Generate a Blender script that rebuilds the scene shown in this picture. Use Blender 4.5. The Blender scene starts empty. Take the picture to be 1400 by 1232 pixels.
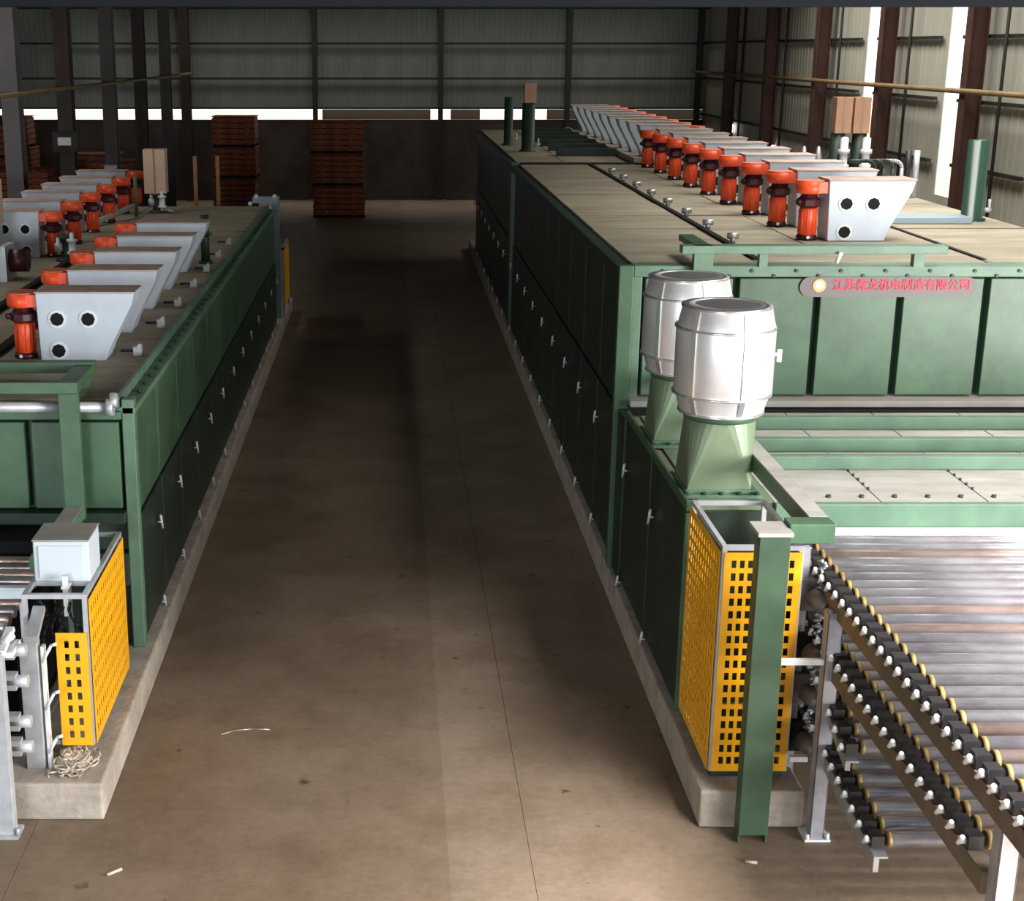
import bpy, math, random
from mathutils import Vector, Matrix
random.seed(7)
S = bpy.context.scene
COL = S.collection
PI = math.pi

# ------------------------------------------------------------------ camera, world, lights, exposure
cam = bpy.data.cameras.new('camera'); camo = bpy.data.objects.new('camera', cam); COL.objects.link(camo)
camo.location = (0, 0, 5.5)
camo.rotation_euler = (math.radians(90 - 15.62), 0, 0)
cam.sensor_fit = 'HORIZONTAL'; cam.sensor_width = 36.0
cam.lens = 36.0 * 1960 / 1400
cam.shift_x = (700 - 532) / 1400.0
cam.clip_start = 0.1; cam.clip_end = 400
S.camera = camo

w = bpy.data.worlds.new('sky'); S.world = w; w.use_nodes = True
nt = w.node_tree; bg = nt.nodes['Background']
bg.inputs[0].default_value = (0.90, 0.95, 1.0, 1); bg.inputs[1].default_value = 2.6

S.view_settings.view_transform = 'Standard'; S.view_settings.look = 'None'
S.view_settings.gamma = 1; S.view_settings.use_curve_mapping = False
S.view_settings.exposure = 0.0

def area(name, loc, size, power, target=None, rot=None, col=(1, 1, 1), spread=PI):
    l = bpy.data.lights.new(name, 'AREA'); l.shape = 'RECTANGLE'; l.size, l.size_y = size
    l.energy = power; l.color = col; l.spread = spread
    o = bpy.data.objects.new(name, l); COL.objects.link(o); o.location = loc
    if target is not None:
        o.rotation_euler = (Vector(target) - Vector(loc)).to_track_quat('-Z', 'Y').to_euler()
    elif rot: o.rotation_euler = rot
    return o
# daylight through the open gate in the right wall beside the camera, and through skylight strips in the roof, plus added fills
area('gate_and_fill_light', (11.6, 3.0, 2.7), (5.0, 7.0), 4200, target=(0.0, 5.5, 1.0), col=(1.0, .97, .94))
area('gate_and_fill_light', (7.6, -7.8, 3.2), (7.5, 5.5), 900, target=(4.5, 12, 2.0), col=(.84, .93, 1.0))
area('gate_and_fill_light', (-6.5, -7.8, 3.6), (6, 5), 520, target=(-4.0, 12, 2.0), col=(.84, .93, 1.0), spread=math.radians(90))  # added fill to brighten the left hoods, no opening behind it
area('skylight_and_fill', (6.6, 2.6, 8.7), (3.0, 7), 3500, rot=(0, 0, 0), col=(1, .975, .96), spread=math.radians(115))
area('skylight_and_fill', (6.4, 16, 8.7), (2.4, 12), 420, rot=(0, 0, 0), col=(1, .98, .93), spread=math.radians(100))
area('skylight_and_fill', (9.2, 29, 8.7), (2.0, 22), 900, rot=(0, 0, 0), col=(1, .96, .88), spread=math.radians(140))
area('skylight_and_fill', (-8.6, 20, 8.7), (.8, 22), 330, rot=(0, 0, 0), col=(1, .97, .92), spread=math.radians(130))
area('skylight_and_fill', (-1.0, 53.4, 8.7), (22, .9), 150, rot=(0, 0, 0), col=(1, .97, .90), spread=math.radians(75))  # added fill to brighten the back wall

# ------------------------------------------------------------------ materials
M = {}
def mat(name, col, rough=.6, metal=0.0, var=.0, scale=3.0, bump=0.0, bscale=40.0, col2=None, stretch=(1, 1, 1), emit=None, spec=.5):
    m = bpy.data.materials.new(name); m.use_nodes = True
    t = m.node_tree; b = t.nodes['Principled BSDF']
    b.inputs['Base Color'].default_value = (*col, 1); b.inputs['Roughness'].default_value = rough
    b.inputs['Metallic'].default_value = metal; b.inputs['Specular IOR Level'].default_value = spec
    if emit:
        b.inputs['Emission Color'].default_value = (*emit[0], 1); b.inputs['Emission Strength'].default_value = emit[1]
    if var or bump:
        tc = t.nodes.new('ShaderNodeTexCoord'); mp = t.nodes.new('ShaderNodeMapping')
        mp.inputs['Scale'].default_value = stretch
        t.links.new(tc.outputs['Object'], mp.inputs[0])
    if var:
        n = t.nodes.new('ShaderNodeTexNoise'); n.inputs['Scale'].default_value = scale; n.inputs['Detail'].default_value = 6
        n.inputs['Roughness'].default_value = .65
        t.links.new(mp.outputs[0], n.inputs['Vector'])
        r = t.nodes.new('ShaderNodeValToRGB')
        c2 = col2 if col2 else tuple(min(1, c * (1 + var)) for c in col); c1 = tuple(c * (1 - var) for c in col) if not col2 else col
        r.color_ramp.elements[0].position = .35; r.color_ramp.elements[1].position = .68
        r.color_ramp.elements[0].color = (*c1, 1); r.color_ramp.elements[1].color = (*c2, 1)
        t.links.new(n.outputs['Fac'], r.inputs[0]); t.links.new(r.outputs[0], b.inputs['Base Color'])
    if bump:
        n2 = t.nodes.new('ShaderNodeTexNoise'); n2.inputs['Scale'].default_value = bscale; n2.inputs['Detail'].default_value = 4
        t.links.new(mp.outputs[0], n2.inputs['Vector'])
        bp = t.nodes.new('ShaderNodeBump'); bp.inputs['Strength'].default_value = bump; bp.inputs['Distance'].default_value = .02
        t.links.new(n2.outputs['Fac'], bp.inputs['Height']); t.links.new(bp.outputs[0], b.inputs['Normal'])
    M[name] = m
    return m
mat('green_post', (.034, .070, .038), .5, var=.25, scale=2)
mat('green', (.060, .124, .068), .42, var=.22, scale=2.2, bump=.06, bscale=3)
mat('green_door_shaded', (.020, .036, .024), .45, var=.25, scale=2.2, bump=.06, bscale=3)  # shade of the aisle sides put into a darker green
mat('green_gloss', (.022, .055, .036), .22)
mat('green_light', (.105, .190, .125), .45, var=.2, scale=2.5)
mat('green_dark', (.018, .036, .025), .5, var=.3, scale=3)
mat('green_duct', (.20, .27, .17), .38, metal=.25, var=.12, scale=2)
mat('dust_top', (.235, .200, .140), .85, col2=(.36, .32, .235), var=1, scale=1.3, stretch=(.7, 2.2, 1), bump=.2, bscale=20)
mat('dust_box', (.30, .285, .25), .8, col2=(.43, .415, .38), var=1, scale=2.0, stretch=(.6, 2, 1))
mat('dark', (.010, .011, .012), .7, spec=.15)
mat('black', (.012, .010, .012), .45)
mat('hood', (.50, .56, .64), .42, var=.06, scale=3)
mat('hood_top', (.36, .24, .19), .8, col2=(.52, .42, .37), var=1, scale=4)
mat('orange', (.85, .085, .02), .38, var=.12, scale=6)
mat('orange_dust', (.62, .16, .08), .7, var=.2, scale=6)
mat('maroon', (.05, .006, .010), .45)
mat('white_metal', (.75, .77, .80), .4)
mat('steel', (.42, .42, .44), .42, metal=.75, var=.18, scale=5)
mat('galv', (.50, .52, .55), .45, metal=.35, var=.14, scale=7)
mat('post_grey', (.33, .33, .35), .5, metal=.3, var=.15, scale=7)
mat('gear_grey', (.13, .12, .115), .5, metal=.4, var=.3, scale=8)
mat('alu', (.84, .83, .86), .34, metal=.55, var=.05, scale=3)
mat('alu_strap', (.82, .82, .84), .25, metal=.8)
mat('roller', (.34, .31, .35), .30, metal=.62, col2=(.72, .69, .73), var=1, scale=1.6, stretch=(1.0, 3, 3))
mat('roller_rust', (.34, .25, .22), .34, metal=.6, col2=(.70, .54, .49), var=1, scale=1.8, stretch=(1.0, 3, 3))
mat('roller_blue', (.25, .25, .29), .28, metal=.65, col2=(.66, .67, .74), var=1, scale=1.7, stretch=(1.0, 3, 3))
mat('rail_brown', (.15, .115, .085), .5, metal=.3, var=.2, scale=4)
mat('brass', (.26, .18, .06), .55, metal=.2, var=.4, scale=9)
mat('yellow', (.90, .42, .006), .45, var=.07, scale=3)
mat('concrete_kerb', (.41, .355, .295), .9, var=.22, scale=4, bump=.4, bscale=18)
mat('dado', (.075, .058, .046), .9, var=.35, scale=.8, bump=.3, bscale=9)
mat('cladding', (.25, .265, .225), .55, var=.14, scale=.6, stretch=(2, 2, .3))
mat('cladding_right_lit', (.52, .51, .43), .5, var=.10, scale=.6, stretch=(2, 2, .3))  # light on the right wall put into a paler cladding colour
mat('column', (.040, .026, .023), .55, var=.3, scale=1.5)
mat('column_red', (.085, .036, .026), .55, var=.25, scale=1.5)
mat('column_grey', (.10, .09, .09), .55, var=.2, scale=1.5)
mat('girt', (.022, .021, .019), .6)
mat('beam_blue', (.011, .014, .018), .8, spec=.08)
mat('pipe_tan', (.30, .20, .09), .5, var=.2)
mat('roof', (.05, .05, .05), .8)
mat('crate', (.30, .085, .035), .8, var=.45, scale=3, stretch=(1, 1, 4))
mat('crate_dark', (.022, .010, .007), .9)
mat('card', (.42, .235, .15), .85, var=.12, scale=3)
mat('card_pale', (.56, .40, .30), .85, var=.08, scale=3)
mat('tape', (.30, .17, .08), .5)
mat('wood_post', (.26, .13, .05), .8, var=.2, scale=4)
mat('cabinet', (.62, .70, .76), .4)
mat('duct_blue', (.24, .32, .38), .45, metal=.2)
mat('sign_plate', (.15, .125, .125), .5)
mat('sign_red', (.72, .006, .04), .5)
mat('sign_orange', (.95, .40, .12), .4)
mat('sign_pale', (1.0, .80, .55), .4)
mat('rag', (.52, .45, .36), .9, var=.4, scale=9)
mat('ground_out', (.72, .52, .33), .9)  # orange puts the warm glow of a low sun into the ground colour
mat('sheet_grey', (.30, .26, .22), .6)
_t = M['sheet_grey'].node_tree; _tr = _t.nodes.new('ShaderNodeBsdfTranslucent'); _tr.inputs[0].default_value = (.20, .17, .14, 1)
_mx = _t.nodes.new('ShaderNodeMixShader'); _mx.inputs[0].default_value = .7
_t.links.new(_t.nodes['Principled BSDF'].outputs[0], _mx.inputs[1]); _t.links.new(_tr.outputs[0], _mx.inputs[2])
_t.links.new(_mx.outputs[0], _t.nodes['Material Output'].inputs[0])

def floor_mat():
    m = bpy.data.materials.new('concrete_floor'); m.use_nodes = True
    t = m.node_tree; b = t.nodes['Principled BSDF']; N = t.nodes.new; L = t.links.new
    b.inputs['Roughness'].default_value = .62; b.inputs['Specular IOR Level'].default_value = .35
    tc = N('ShaderNodeTexCoord')
    def noise(sc, det, st=(1, 1, 1), rough=.6):
        mp = N('ShaderNodeMapping'); mp.inputs['Scale'].default_value = st; L(tc.outputs['Object'], mp.inputs[0])
        n = N('ShaderNodeTexNoise'); n.inputs['Scale'].default_value = sc; n.inputs['Detail'].default_value = det
        n.inputs['Roughness'].default_value = rough; L(mp.outputs[0], n.inputs['Vector']); return n.outputs['Fac']
    def ramp(f, p0, c0, p1, c1):
        r = N('ShaderNodeValToRGB'); r.color_ramp.elements[0].position = p0; r.color_ramp.elements[1].position = p1
        r.color_ramp.elements[0].color = (*c0, 1); r.color_ramp.elements[1].color = (*c1, 1); L(f, r.inputs[0]); return r.outputs[0]
    def mul(a, c):
        x = N('ShaderNodeMix'); x.data_type = 'RGBA'; x.blend_type = 'MULTIPLY'; x.inputs[0].default_value = 1
        L(a, x.inputs[6]); L(c, x.inputs[7]); return x.outputs[2]
    base = ramp(noise(.35, 6), .35, (.212, .156, .110), .68, (.30, .235, .178))
    st = ramp(noise(1.3, 8, rough=.75), .30, (.72, .68, .62), .58, (1.04, 1.03, 1.02))
    fine = ramp(noise(14, 6, rough=.8), .25, (.80, .79, .77), .60, (1.03, 1.03, 1.03))
    speck = ramp(noise(5.5, 3, rough=.5), .24, (.45, .36, .30), .31, (1, 1, 1))
    c = mul(mul(mul(base, st), fine), speck)
    # left lane of the aisle darkened, the left machine's shadow put into the colour
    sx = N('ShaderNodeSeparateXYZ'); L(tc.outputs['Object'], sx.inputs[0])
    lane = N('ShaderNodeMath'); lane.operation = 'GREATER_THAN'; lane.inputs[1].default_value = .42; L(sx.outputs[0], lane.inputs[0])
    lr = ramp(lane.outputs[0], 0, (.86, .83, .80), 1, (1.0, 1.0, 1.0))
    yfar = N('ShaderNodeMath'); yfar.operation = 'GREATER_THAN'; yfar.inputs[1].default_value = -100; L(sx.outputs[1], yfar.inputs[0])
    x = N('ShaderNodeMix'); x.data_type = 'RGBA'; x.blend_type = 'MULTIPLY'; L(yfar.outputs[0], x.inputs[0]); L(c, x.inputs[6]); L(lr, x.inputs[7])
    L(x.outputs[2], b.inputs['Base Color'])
    bp = N('ShaderNodeBump'); bp.inputs['Strength'].default_value = .25; bp.inputs['Distance'].default_value = .01
    L(noise(22, 5), bp.inputs['Height']); L(bp.outputs[0], b.inputs['Normal'])
    M['floor'] = m
floor_mat()

# ------------------------------------------------------------------ mesh helpers
class MB:
    def __init__(s): s.v = []; s.f = []; s.sm = []; s.mi = []; s.cur = 0
    def add(s, vs, fs, smooth=False):
        o = len(s.v); s.v += [tuple(v) for v in vs]
        for f in fs: s.f.append([i + o for i in f]); s.sm.append(smooth); s.mi.append(s.cur)
        return s
    def box(s, x0, x1, y0, y1, z0, z1):
        v = [(x, y, z) for z in (z0, z1) for y in (y0, y1) for x in (x0, x1)]
        return s.add(v, [(0, 2, 3, 1), (4, 5, 7, 6), (0, 1, 5, 4), (2, 6, 7, 3), (0, 4, 6, 2), (1, 3, 7, 5)])
    def cbox(s, c, d): return s.box(c[0]-d[0]/2, c[0]+d[0]/2, c[1]-d[1]/2, c[1]+d[1]/2, c[2]-d[2]/2, c[2]+d[2]/2)
    def tube(s, a, b, r, r2=None, n=10, cap=True, smooth=True):
        a, b = Vector(a), Vector(b); r2 = r if r2 is None else r2
        d = (b - a).normalized(); u = d.cross(Vector((0, 0, 1)))
        if u.length < 1e-4: u = Vector((1, 0, 0))
        u.normalize(); w_ = d.cross(u)
        v = []
        for p, rr in ((a, r), (b, r2)):
            for i in range(n):
                q = 2 * PI * i / n
                v.append(p + u * math.cos(q) * rr + w_ * math.sin(q) * rr)
        s.add(v, [(i, (i+1) % n, n + (i+1) % n, n + i) for i in range(n)], smooth)
        if cap:
            o = len(s.v) - 2 * n
            for ring in (list(range(n))[::-1], list(range(n, 2*n))):
                s.f.append([o + i for i in ring]); s.sm.append(False); s.mi.append(s.cur)
        return s
    def path(s, pts, r, n=8):
        for a, b in zip(pts, pts[1:]): s.tube(a, b, r, n=n)
        return s
    def lathe(s, c, prof, n=24, smooth=True, capt=True):
        v = []
        for r, z in prof:
            for i in range(n):
                q = 2 * PI * i / n; v.append((c[0] + r*math.cos(q), c[1] + r*math.sin(q), c[2] + z))
        fs = [(k*n+i, k*n+(i+1) % n, (k+1)*n+(i+1) % n, (k+1)*n+i) for k in range(len(prof)-1) for i in range(n)]
        s.add(v, fs, smooth)
        if capt:
            o = len(s.v) - n * len(prof)
            s.f.append([o+i for i in range(n)][::-1]); s.sm.append(False); s.mi.append(s.cur)
            s.f.append([o+(len(prof)-1)*n+i for i in range(n)]); s.sm.append(False); s.mi.append(s.cur)
        return s
    def prism_xz(s, poly, y0, y1):      # polygon in x,z extruded in y
        n = len(poly); v = [(x, y0, z) for x, z in poly] + [(x, y1, z) for x, z in poly]
        return s.add(v, [tuple(range(n)), tuple(range(n, 2*n))[::-1]] + [(i, n+i, n+(i+1) % n, (i+1) % n) for i in range(n)])
    def prism_yz(s, poly, x0, x1):
        n = len(poly); v = [(x0, y, z) for y, z in poly] + [(x1, y, z) for y, z in poly]
        return s.add(v, [tuple(range(n))[::-1], tuple(range(n, 2*n))] + [(i, (i+1) % n, n+(i+1) % n, n+i) for i in range(n)])
    def prism_xy(s, poly, z0, z1):
        n = len(poly); v = [(x, y, z0) for x, y in poly] + [(x, y, z1) for x, y in poly]
        return s.add(v, [tuple(range(n))[::-1], tuple(range(n, 2*n))] + [(i, (i+1) % n, n+(i+1) % n, n+i) for i in range(n)])
    def mesh(s, name, mats):
        me = bpy.data.meshes.new(name); me.from_pydata(s.v, [], s.f)
        me.polygons.foreach_set('use_smooth', s.sm)
        me.polygons.foreach_set('material_index', s.mi)
        for m in (mats if isinstance(mats, (list, tuple)) else [mats]): me.materials.append(M[m])
        me.validate(); me.update()
        return me
    def build(s, name, mats, parent=None, loc=None, bevel=0):
        o = bpy.data.objects.new(name, s.mesh(name, mats)); COL.objects.link(o)
        if parent: o.parent = parent
        if loc: o.location = loc
        if bevel:
            b = o.modifiers.new('bevel', 'BEVEL'); b.width = bevel; b.segments = 2; b.limit_method = 'ANGLE'
        return o
def inst(name, me, parent=None, loc=(0, 0, 0), rot=None):
    o = bpy.data.objects.new(name, me); COL.objects.link(o); o.parent = parent; o.location = loc
    if rot: o.rotation_euler = rot
    return o
def tag(o, label, cat, group=None, kind=None):
    if label: o['label'] = label
    if cat: o['category'] = cat
    if group: o['group'] = group
    if kind: o['kind'] = kind
    return o
def thing(name, label, cat, loc=(0, 0, 0), group=None):
    o = bpy.data.objects.new(name, None); COL.objects.link(o); o.location = loc; o.empty_display_size = .1
    return tag(o, label, cat, group)
def struct(o): o['kind'] = 'structure'; return o
def copy_tree(o, loc=None, label=None, parent=None):
    c = o.copy(); COL.objects.link(c)
    if parent: c.parent = parent
    if loc is not None: c.location = loc
    if label: c['label'] = label
    for ch in list(o.children): copy_tree(ch, parent=c)
    return c

def perforated(w_, h, nx, nz, hw, hh, t=.012, margin=.04):
    """perforated plate in the x-z plane, real holes, front at y=0"""
    t = .004; px = (w_ - 2*margin) / nx; pz = (h - 2*margin) / nz
    xs = [0.0]; zs = [0.0]
    for i in range(nx):
        c = margin + px*(i+.5); xs += [c-hw/2, c+hw/2]
    xs.append(w_)
    for i in range(nz):
        c = margin + pz*(i+.5); zs += [c-hh/2, c+hh/2]
    zs.append(h)
    b = MB(); n = len(xs)
    v = [(x, y, z) for y in (0, t) for z in zs for x in xs]; K = n*len(zs)
    fs = []
    for j in range(len(zs)-1):
        for i in range(n-1):
            a = j*n+i; q = (a, a+1, a+n+1, a+n)
            if i % 2 == 1 and j % 2 == 1:
                for e in range(4):
                    p0, p1 = q[e], q[(e+1) % 4]; fs.append((p1, p0, p0+K, p1+K))
            else:
                fs.append(q); fs.append(tuple(k+K for k in q[::-1]))
    L = len(zs)-1
    for i in range(n-1): fs.append((i+1, i, i+K, i+1+K)); fs.append((L*n+i, L*n+i+1, L*n+i+1+K, L*n+i+K))
    for j in range(L): fs.append((j*n, (j+1)*n, (j+1)*n+K, j*n+K)); fs.append(((j+1)*n+n-1, j*n+n-1, j*n+n-1+K, (j+1)*n+n-1+K))
    return b.add(v, fs)

# ------------------------------------------------------------------ the building
XR, XL, YB = 11.75, -15.5, 55.0
fl = struct(MB().box(XL, XR, -8, YB+.2, -.3, -.03).build('floor', 'dado'))
xs = [XL, -9.0, -2.6, 1.0, 5.2, XR]; ys = [-8, 2.0, 9.65, 18.2, 27.0, 36.0, 45.5, YB+.2]
for i in range(len(xs)-1):
    for j in range(len(ys)-1):
        g = .0018
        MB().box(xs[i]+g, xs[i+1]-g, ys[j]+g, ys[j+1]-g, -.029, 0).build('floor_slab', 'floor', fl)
struct(MB().box(-60, 60, YB+.5, 140, -.3, -.05).build('ground_outside', 'ground_out'))
# right wall
def rib_sheet(wd, h, n=4):
    b = MB(); p = wd/n; pts = []
    for i in range(n):
        x = i*p; pts += [(x, 0), (x+p*.66, 0), (x+p*.76, -.012), (x+p*.90, -.012)]
    pts.append((wd, 0))
    v = [(x, y, 0) for x, y in pts] + [(x, y, h) for x, y in pts]; k = len(pts)
    v += [(x, y+.02, 0) for x, y in pts] + [(x, y+.02, h) for x, y in pts]
    fs = [(i, i+1, k+i+1, k+i) for i in range(k-1)] + [(2*k+i+1, 2*k+i, 3*k+i, 3*k+i+1) for i in range(k-1)]
    fs += [(0, k, 3*k, 2*k), (k-1, 3*k-1, 4*k-1, 2*k-1)]
    return b.add(v, fs)
wr = struct(MB().box(XR-.02, XR+.22, -8, -.6, 0, 1.2).box(XR-.02, XR+.22, 6.6, YB+.2, 0, 1.2).build('wall_right', 'dado'))
sh = rib_sheet(.89, 7.9, 3).mesh('cladding_sheet', 'cladding_right_lit')
sh_g = rib_sheet(.89, 3.7).mesh('cladding_sheet_gate', 'cladding_right_lit')
sh_s = rib_sheet(.89, 1.35).mesh('cladding_sheet_short', 'cladding_right_lit')
sh_m = rib_sheet(.89, 3.0).mesh('cladding_sheet_mid', 'cladding_right_lit')
sh_u = rib_sheet(.89, 4.75).mesh('cladding_sheet_upper', 'cladding_right_lit')
y = -7.9; k = 0
while y < YB:
    yc = y
    rot = (0, 0, -PI/2)
    def put(me, z): inst('cladding_sheet', me, wr, (XR, yc+.89, z), rot)
    if -.9 < yc < 6.2: put(sh_g, 5.3)          # over the open gate
    elif abs(yc - 30.38) < .45 or abs(yc-35.27) < .45: put(sh_s, 1.15)          # open daylight strips
    elif abs(yc - 25.9) < .45: put(sh_m, .62); put(sh_u, 4.27)
    else: put(sh, 1.15)
    y += .89
# back wall
wb = struct(MB().box(XL, XR+.2, YB, YB+.10, 0, 2.98).build('wall_back', 'dado'))
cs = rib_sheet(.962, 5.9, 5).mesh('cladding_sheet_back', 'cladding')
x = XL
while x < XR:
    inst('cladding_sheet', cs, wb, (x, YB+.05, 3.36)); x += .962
struct(MB().box(XL-.2, XR+.22, -8.2, -8, 0, 9).build('wall_front', 'cladding'))
wl = struct(MB().box(XL-.22, XL, -8, YB+.2, 0, 9).build('wall_left', 'cladding'))
struct(MB().box(XL-.2, XR+.3, -8.2, YB+.3, 9.02, 9.12).build('ceiling', 'roof'))
# girts and pipes
for i, z in enumerate((3.40, 4.47, 5.72, 6.97, 8.2)):
    struct(MB().box(XL, XR, YB-.12, YB-.04, z-.035, z+.035).build('trim_1' if i == 0 else 'trim_1', 'girt'))
for z in (3.2, 4.5, 5.75, 7.0, 8.2):
    for seg in ((-8, -.7), (6.7, 25.85), (26.8, 30.2), (31.5, 35.5), (36.8, YB)):
        struct(MB().box(XR-.14, XR-.05, seg[0], seg[1], z-.035, z+.035).build('trim_2', 'girt'))
tag(MB().tube((11.2, 5, 4.72), (11.2, 54.5, 4.72), .055).build('conduit', 'pipe_tan'), 'long tan pipe running along the right wall columns', 'pipe')
tag(MB().tube((-7.25, 5, 4.66), (-7.25, 54.5, 4.66), .045).build('conduit', 'pipe_tan'), 'long tan pipe crossing the row of columns on the left', 'pipe')
struct(MB().box(-2.5, 1.55, YB+.02, YB+.06, 2.985, 3.355).build('trim_3', 'sheet_grey'))
struct(MB().box(2.3, 3.4, YB+.02, YB+.06, 2.985, 3.355).build('trim_3', 'sheet_grey'))
struct(MB().box(5.9, XR, YB+.02, YB+.06, 2.985, 3.355).build('trim_3', 'sheet_grey'))

def column_mesh(name, m, w_=.30, d=.34, h=9.0):
    t = .018; b = MB()
    b.box(-w_/2, w_/2, -d/2, -d/2+t, 0, h); b.box(-w_/2, w_/2, d/2-t, d/2, 0, h); b.box(-t/2, t/2, -d/2, d/2, 0, h)
    return b.mesh(name, m)
def column(me, loc, label, group, rot=0):
    t = thing('steel_column', label, 'column', loc, group); t.rotation_euler = (0, 0, rot)
    inst('column_shaft', me, t)
    inst('base_plate', bp_me, t)
    return t
bp_me = MB().box(-.25, .25, -.25, .25, 0, .03).mesh('base_plate', 'steel')
cm_l = column_mesh('column_left', 'column_grey', .34, .4)
cm_l2 = column_mesh('column_left_brown', 'column', .34, .4)
cm_r = column_mesh('column_right', 'column_red')
cm_b = column_mesh('column_back', 'girt', .18, .22)
ordn = ['nearest', 'second nearest', 'third nearest', 'fourth nearest', 'fifth nearest', 'farthest']
for i, Y in enumerate((29.35, 34.2, 39.6, 44.6, 49.7, 54.55)):
    column(cm_l if i % 2 == 0 else cm_l2, (-7.5, Y, 0), 'steel column in the row left of the left machine, %s to the camera' % ordn[i], 'columns left of the machines')
for i, Y in enumerate((23.9, 28.95, 34.1, 39.2, 44.4, 49.6)):
    column(cm_r, (11.40, Y, 0), 'rust red steel column along the right wall, %s to the camera' % ordn[i], 'columns along the right wall', PI/2)
    tag(MB().tube((11.55, Y-1.05, 0), (11.55, Y-1.05, 9), .035, n=6).build('downpipe', 'girt'), 'thin dark upright pipe beside the %s red column of the right wall' % ordn[i], 'pipe', 'upright pipes on the right wall')
for X, L_ in ((-2.74, 'behind the right end of the left-hand aisle side'), (1.91, 'above the middle of the aisle'), (6.61, 'behind the far end of the right machine'), (11.42, 'in the right rear corner')):
    column(cm_b, (X, 54.7, 0), 'dark slim steel column of the back wall, ' + L_, 'columns of the back wall')
tag(MB().box(XL, XR, 11.8, 12.1, 5.83, 6.35).build('roof_tie_beam', 'beam_blue'), 'dark blue-grey beam crossing the hall along the top edge', 'beam')
# two support feet so that the tie beam stands on the walls
lp = thing('wall_lamp', 'small white floodlight on the second nearest left column', 'lamp', (-7.5, 33.9, 3.45))
MB().box(-.28, .28, -.06, .06, -.22, .22).build('housing', 'black', lp)
MB().box(-.15, .15, -.10, -.061, -.08, .10).build('lens', 'white_metal', lp)
sk = thing('wall_box', 'small grey switch box on the third nearest left column', 'box', (-7.5, 39.3, 2.35))
MB().box(-.17, .17, -.08, .06, -.16, .16).build('housing', 'galv', sk)
MB().box(-.13, .13, -.09, -.081, -.12, .12).build('door', 'white_metal', sk)

# ------------------------------------------------------------------ plinths
def plinth(x0, x1, y0, y1, label):
    t = thing('concrete_plinth', label, 'plinth', ((x0+x1)/2, y0, 0))
    y = y0; lens = 4.6
    while y < y1 - .1:
        e = min(y+lens, y1)
        MB().box(x0-(x0+x1)/2, x1-(x0+x1)/2, y-y0+.003, e-y0-.003, 0, .3).build('kerb_block', 'concrete_kerb', t, bevel=.02)
        y = e
    return t
plinth(-2.87, -2.11, 9.49, 31.0, 'pale concrete kerb under the left green machine')
plinth(2.27, 3.03, 9.38, 41.0, 'pale concrete kerb under the right green machine')

# ------------------------------------------------------------------ the two dryers
def handle_mesh(side):
    b = MB(); s = side
    b.cur = 0
    b.tube((0, 0, 0), (s*.05, 0, 0), .014, n=6)
    b.cur = 1
    b.tube((s*.05, -.03, .075), (s*.05, .045, -.075), .013, n=6)
    return b.mesh('handle', ['steel', 'white_metal'])
def bolts(xyz, r=.018, h=.02, axis='y'):
    b = MB()
    for p in xyz:
        p = Vector(p)
        d = {'y': Vector((0, -h, 0)), 'z': Vector((0, 0, h)), 'x': Vector((h, 0, 0)), '-x': Vector((-h, 0, 0))}[axis]
        b.tube(p, p+d, r, n=6)
    return b

def side_wall(t, xs_, sgn, y0, y1, pitch, z0, zm, z1, hz, first_h, green='green', upper=True, door='green_door_shaded'):
    """row of doors on the aisle side. xs_: x of skin, sgn: outward direction"""
    hm = handle_mesh(sgn)
    n = round((y1-y0)/pitch); p = (y1-y0)/n
    lo = None
    for i in range(n):
        a, e = y0+i*p+.012, y0+(i+1)*p-.012
        xa, xb = sorted((xs_-sgn*.05, xs_+sgn*.02))
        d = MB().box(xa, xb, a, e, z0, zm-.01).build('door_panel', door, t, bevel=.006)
        xa, xb = sorted((xs_-sgn*.05, xs_))
        if upper: MB().box(xa, xb, a, e, zm+.01, z1).build('side_panel', green, t, bevel=.006)
        for hzz in hz:
            inst('handle', hm, d, (xs_+sgn*.02, a+first_h, hzz))
    # ledge strip between the rows
    xa, xb = sorted((xs_, xs_+sgn*.045))
    return t

# ---- right dryer
R = thing('veneer_dryer', 'long green roller dryer on the right, taller than the other', 'machine', (0, 14.2, 0))
def RB(): return MB()
def at(o): o.location = (-R.location.x, -R.location.y, 0); return o
def rbuild(b, name, m, bevel=0): return at(b.build(name, m, R, bevel=bevel))
rbuild(MB().box(2.42, 7.55, 14.3, 38.95, .3, 3.36), 'casing', 'green_dark')
tR = thing('tmp', None, None)
def sw(parent, *a, **k):
    before = set(parent.children); side_wall(parent, *a, **k)
    for c in parent.children:
        if c not in before: c.location = (-parent.location.x, -parent.location.y, -parent.location.z)
sw(R, 2.36, -1, 14.28, 27.2, 1.40, .32, 1.95, 3.30, (.36, 1.56), 1.2, green='green_door_shaded', upper=True)
sw(R, 2.36, -1, 27.55, 38.9, 1.40, .32, 1.95, 3.30, (.36, 1.56), 1.2, green='green_door_shaded', upper=True)
bpy.data.objects.remove(tR)
rbuild(MB().box(2.29, 2.44, 27.22, 27.53, .3, 3.46), 'section_post', 'green')
rbuild(MB().box(2.28, 2.42, 14.2, 27.2, 3.31, 3.42).box(2.28, 2.42, 27.55, 38.9, 3.31, 3.42), 'edge_rail', 'green_dark', .01)
rbuild(MB().box(2.275, 2.419, 14.10, 14.195, .3, 3.45), 'corner_post', 'green', .01)
rbuild(MB().box(2.42, 2.52, 14.18, 14.30, 2.05, 3.44), 'corner_angle', 'green_light', .01)
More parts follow.
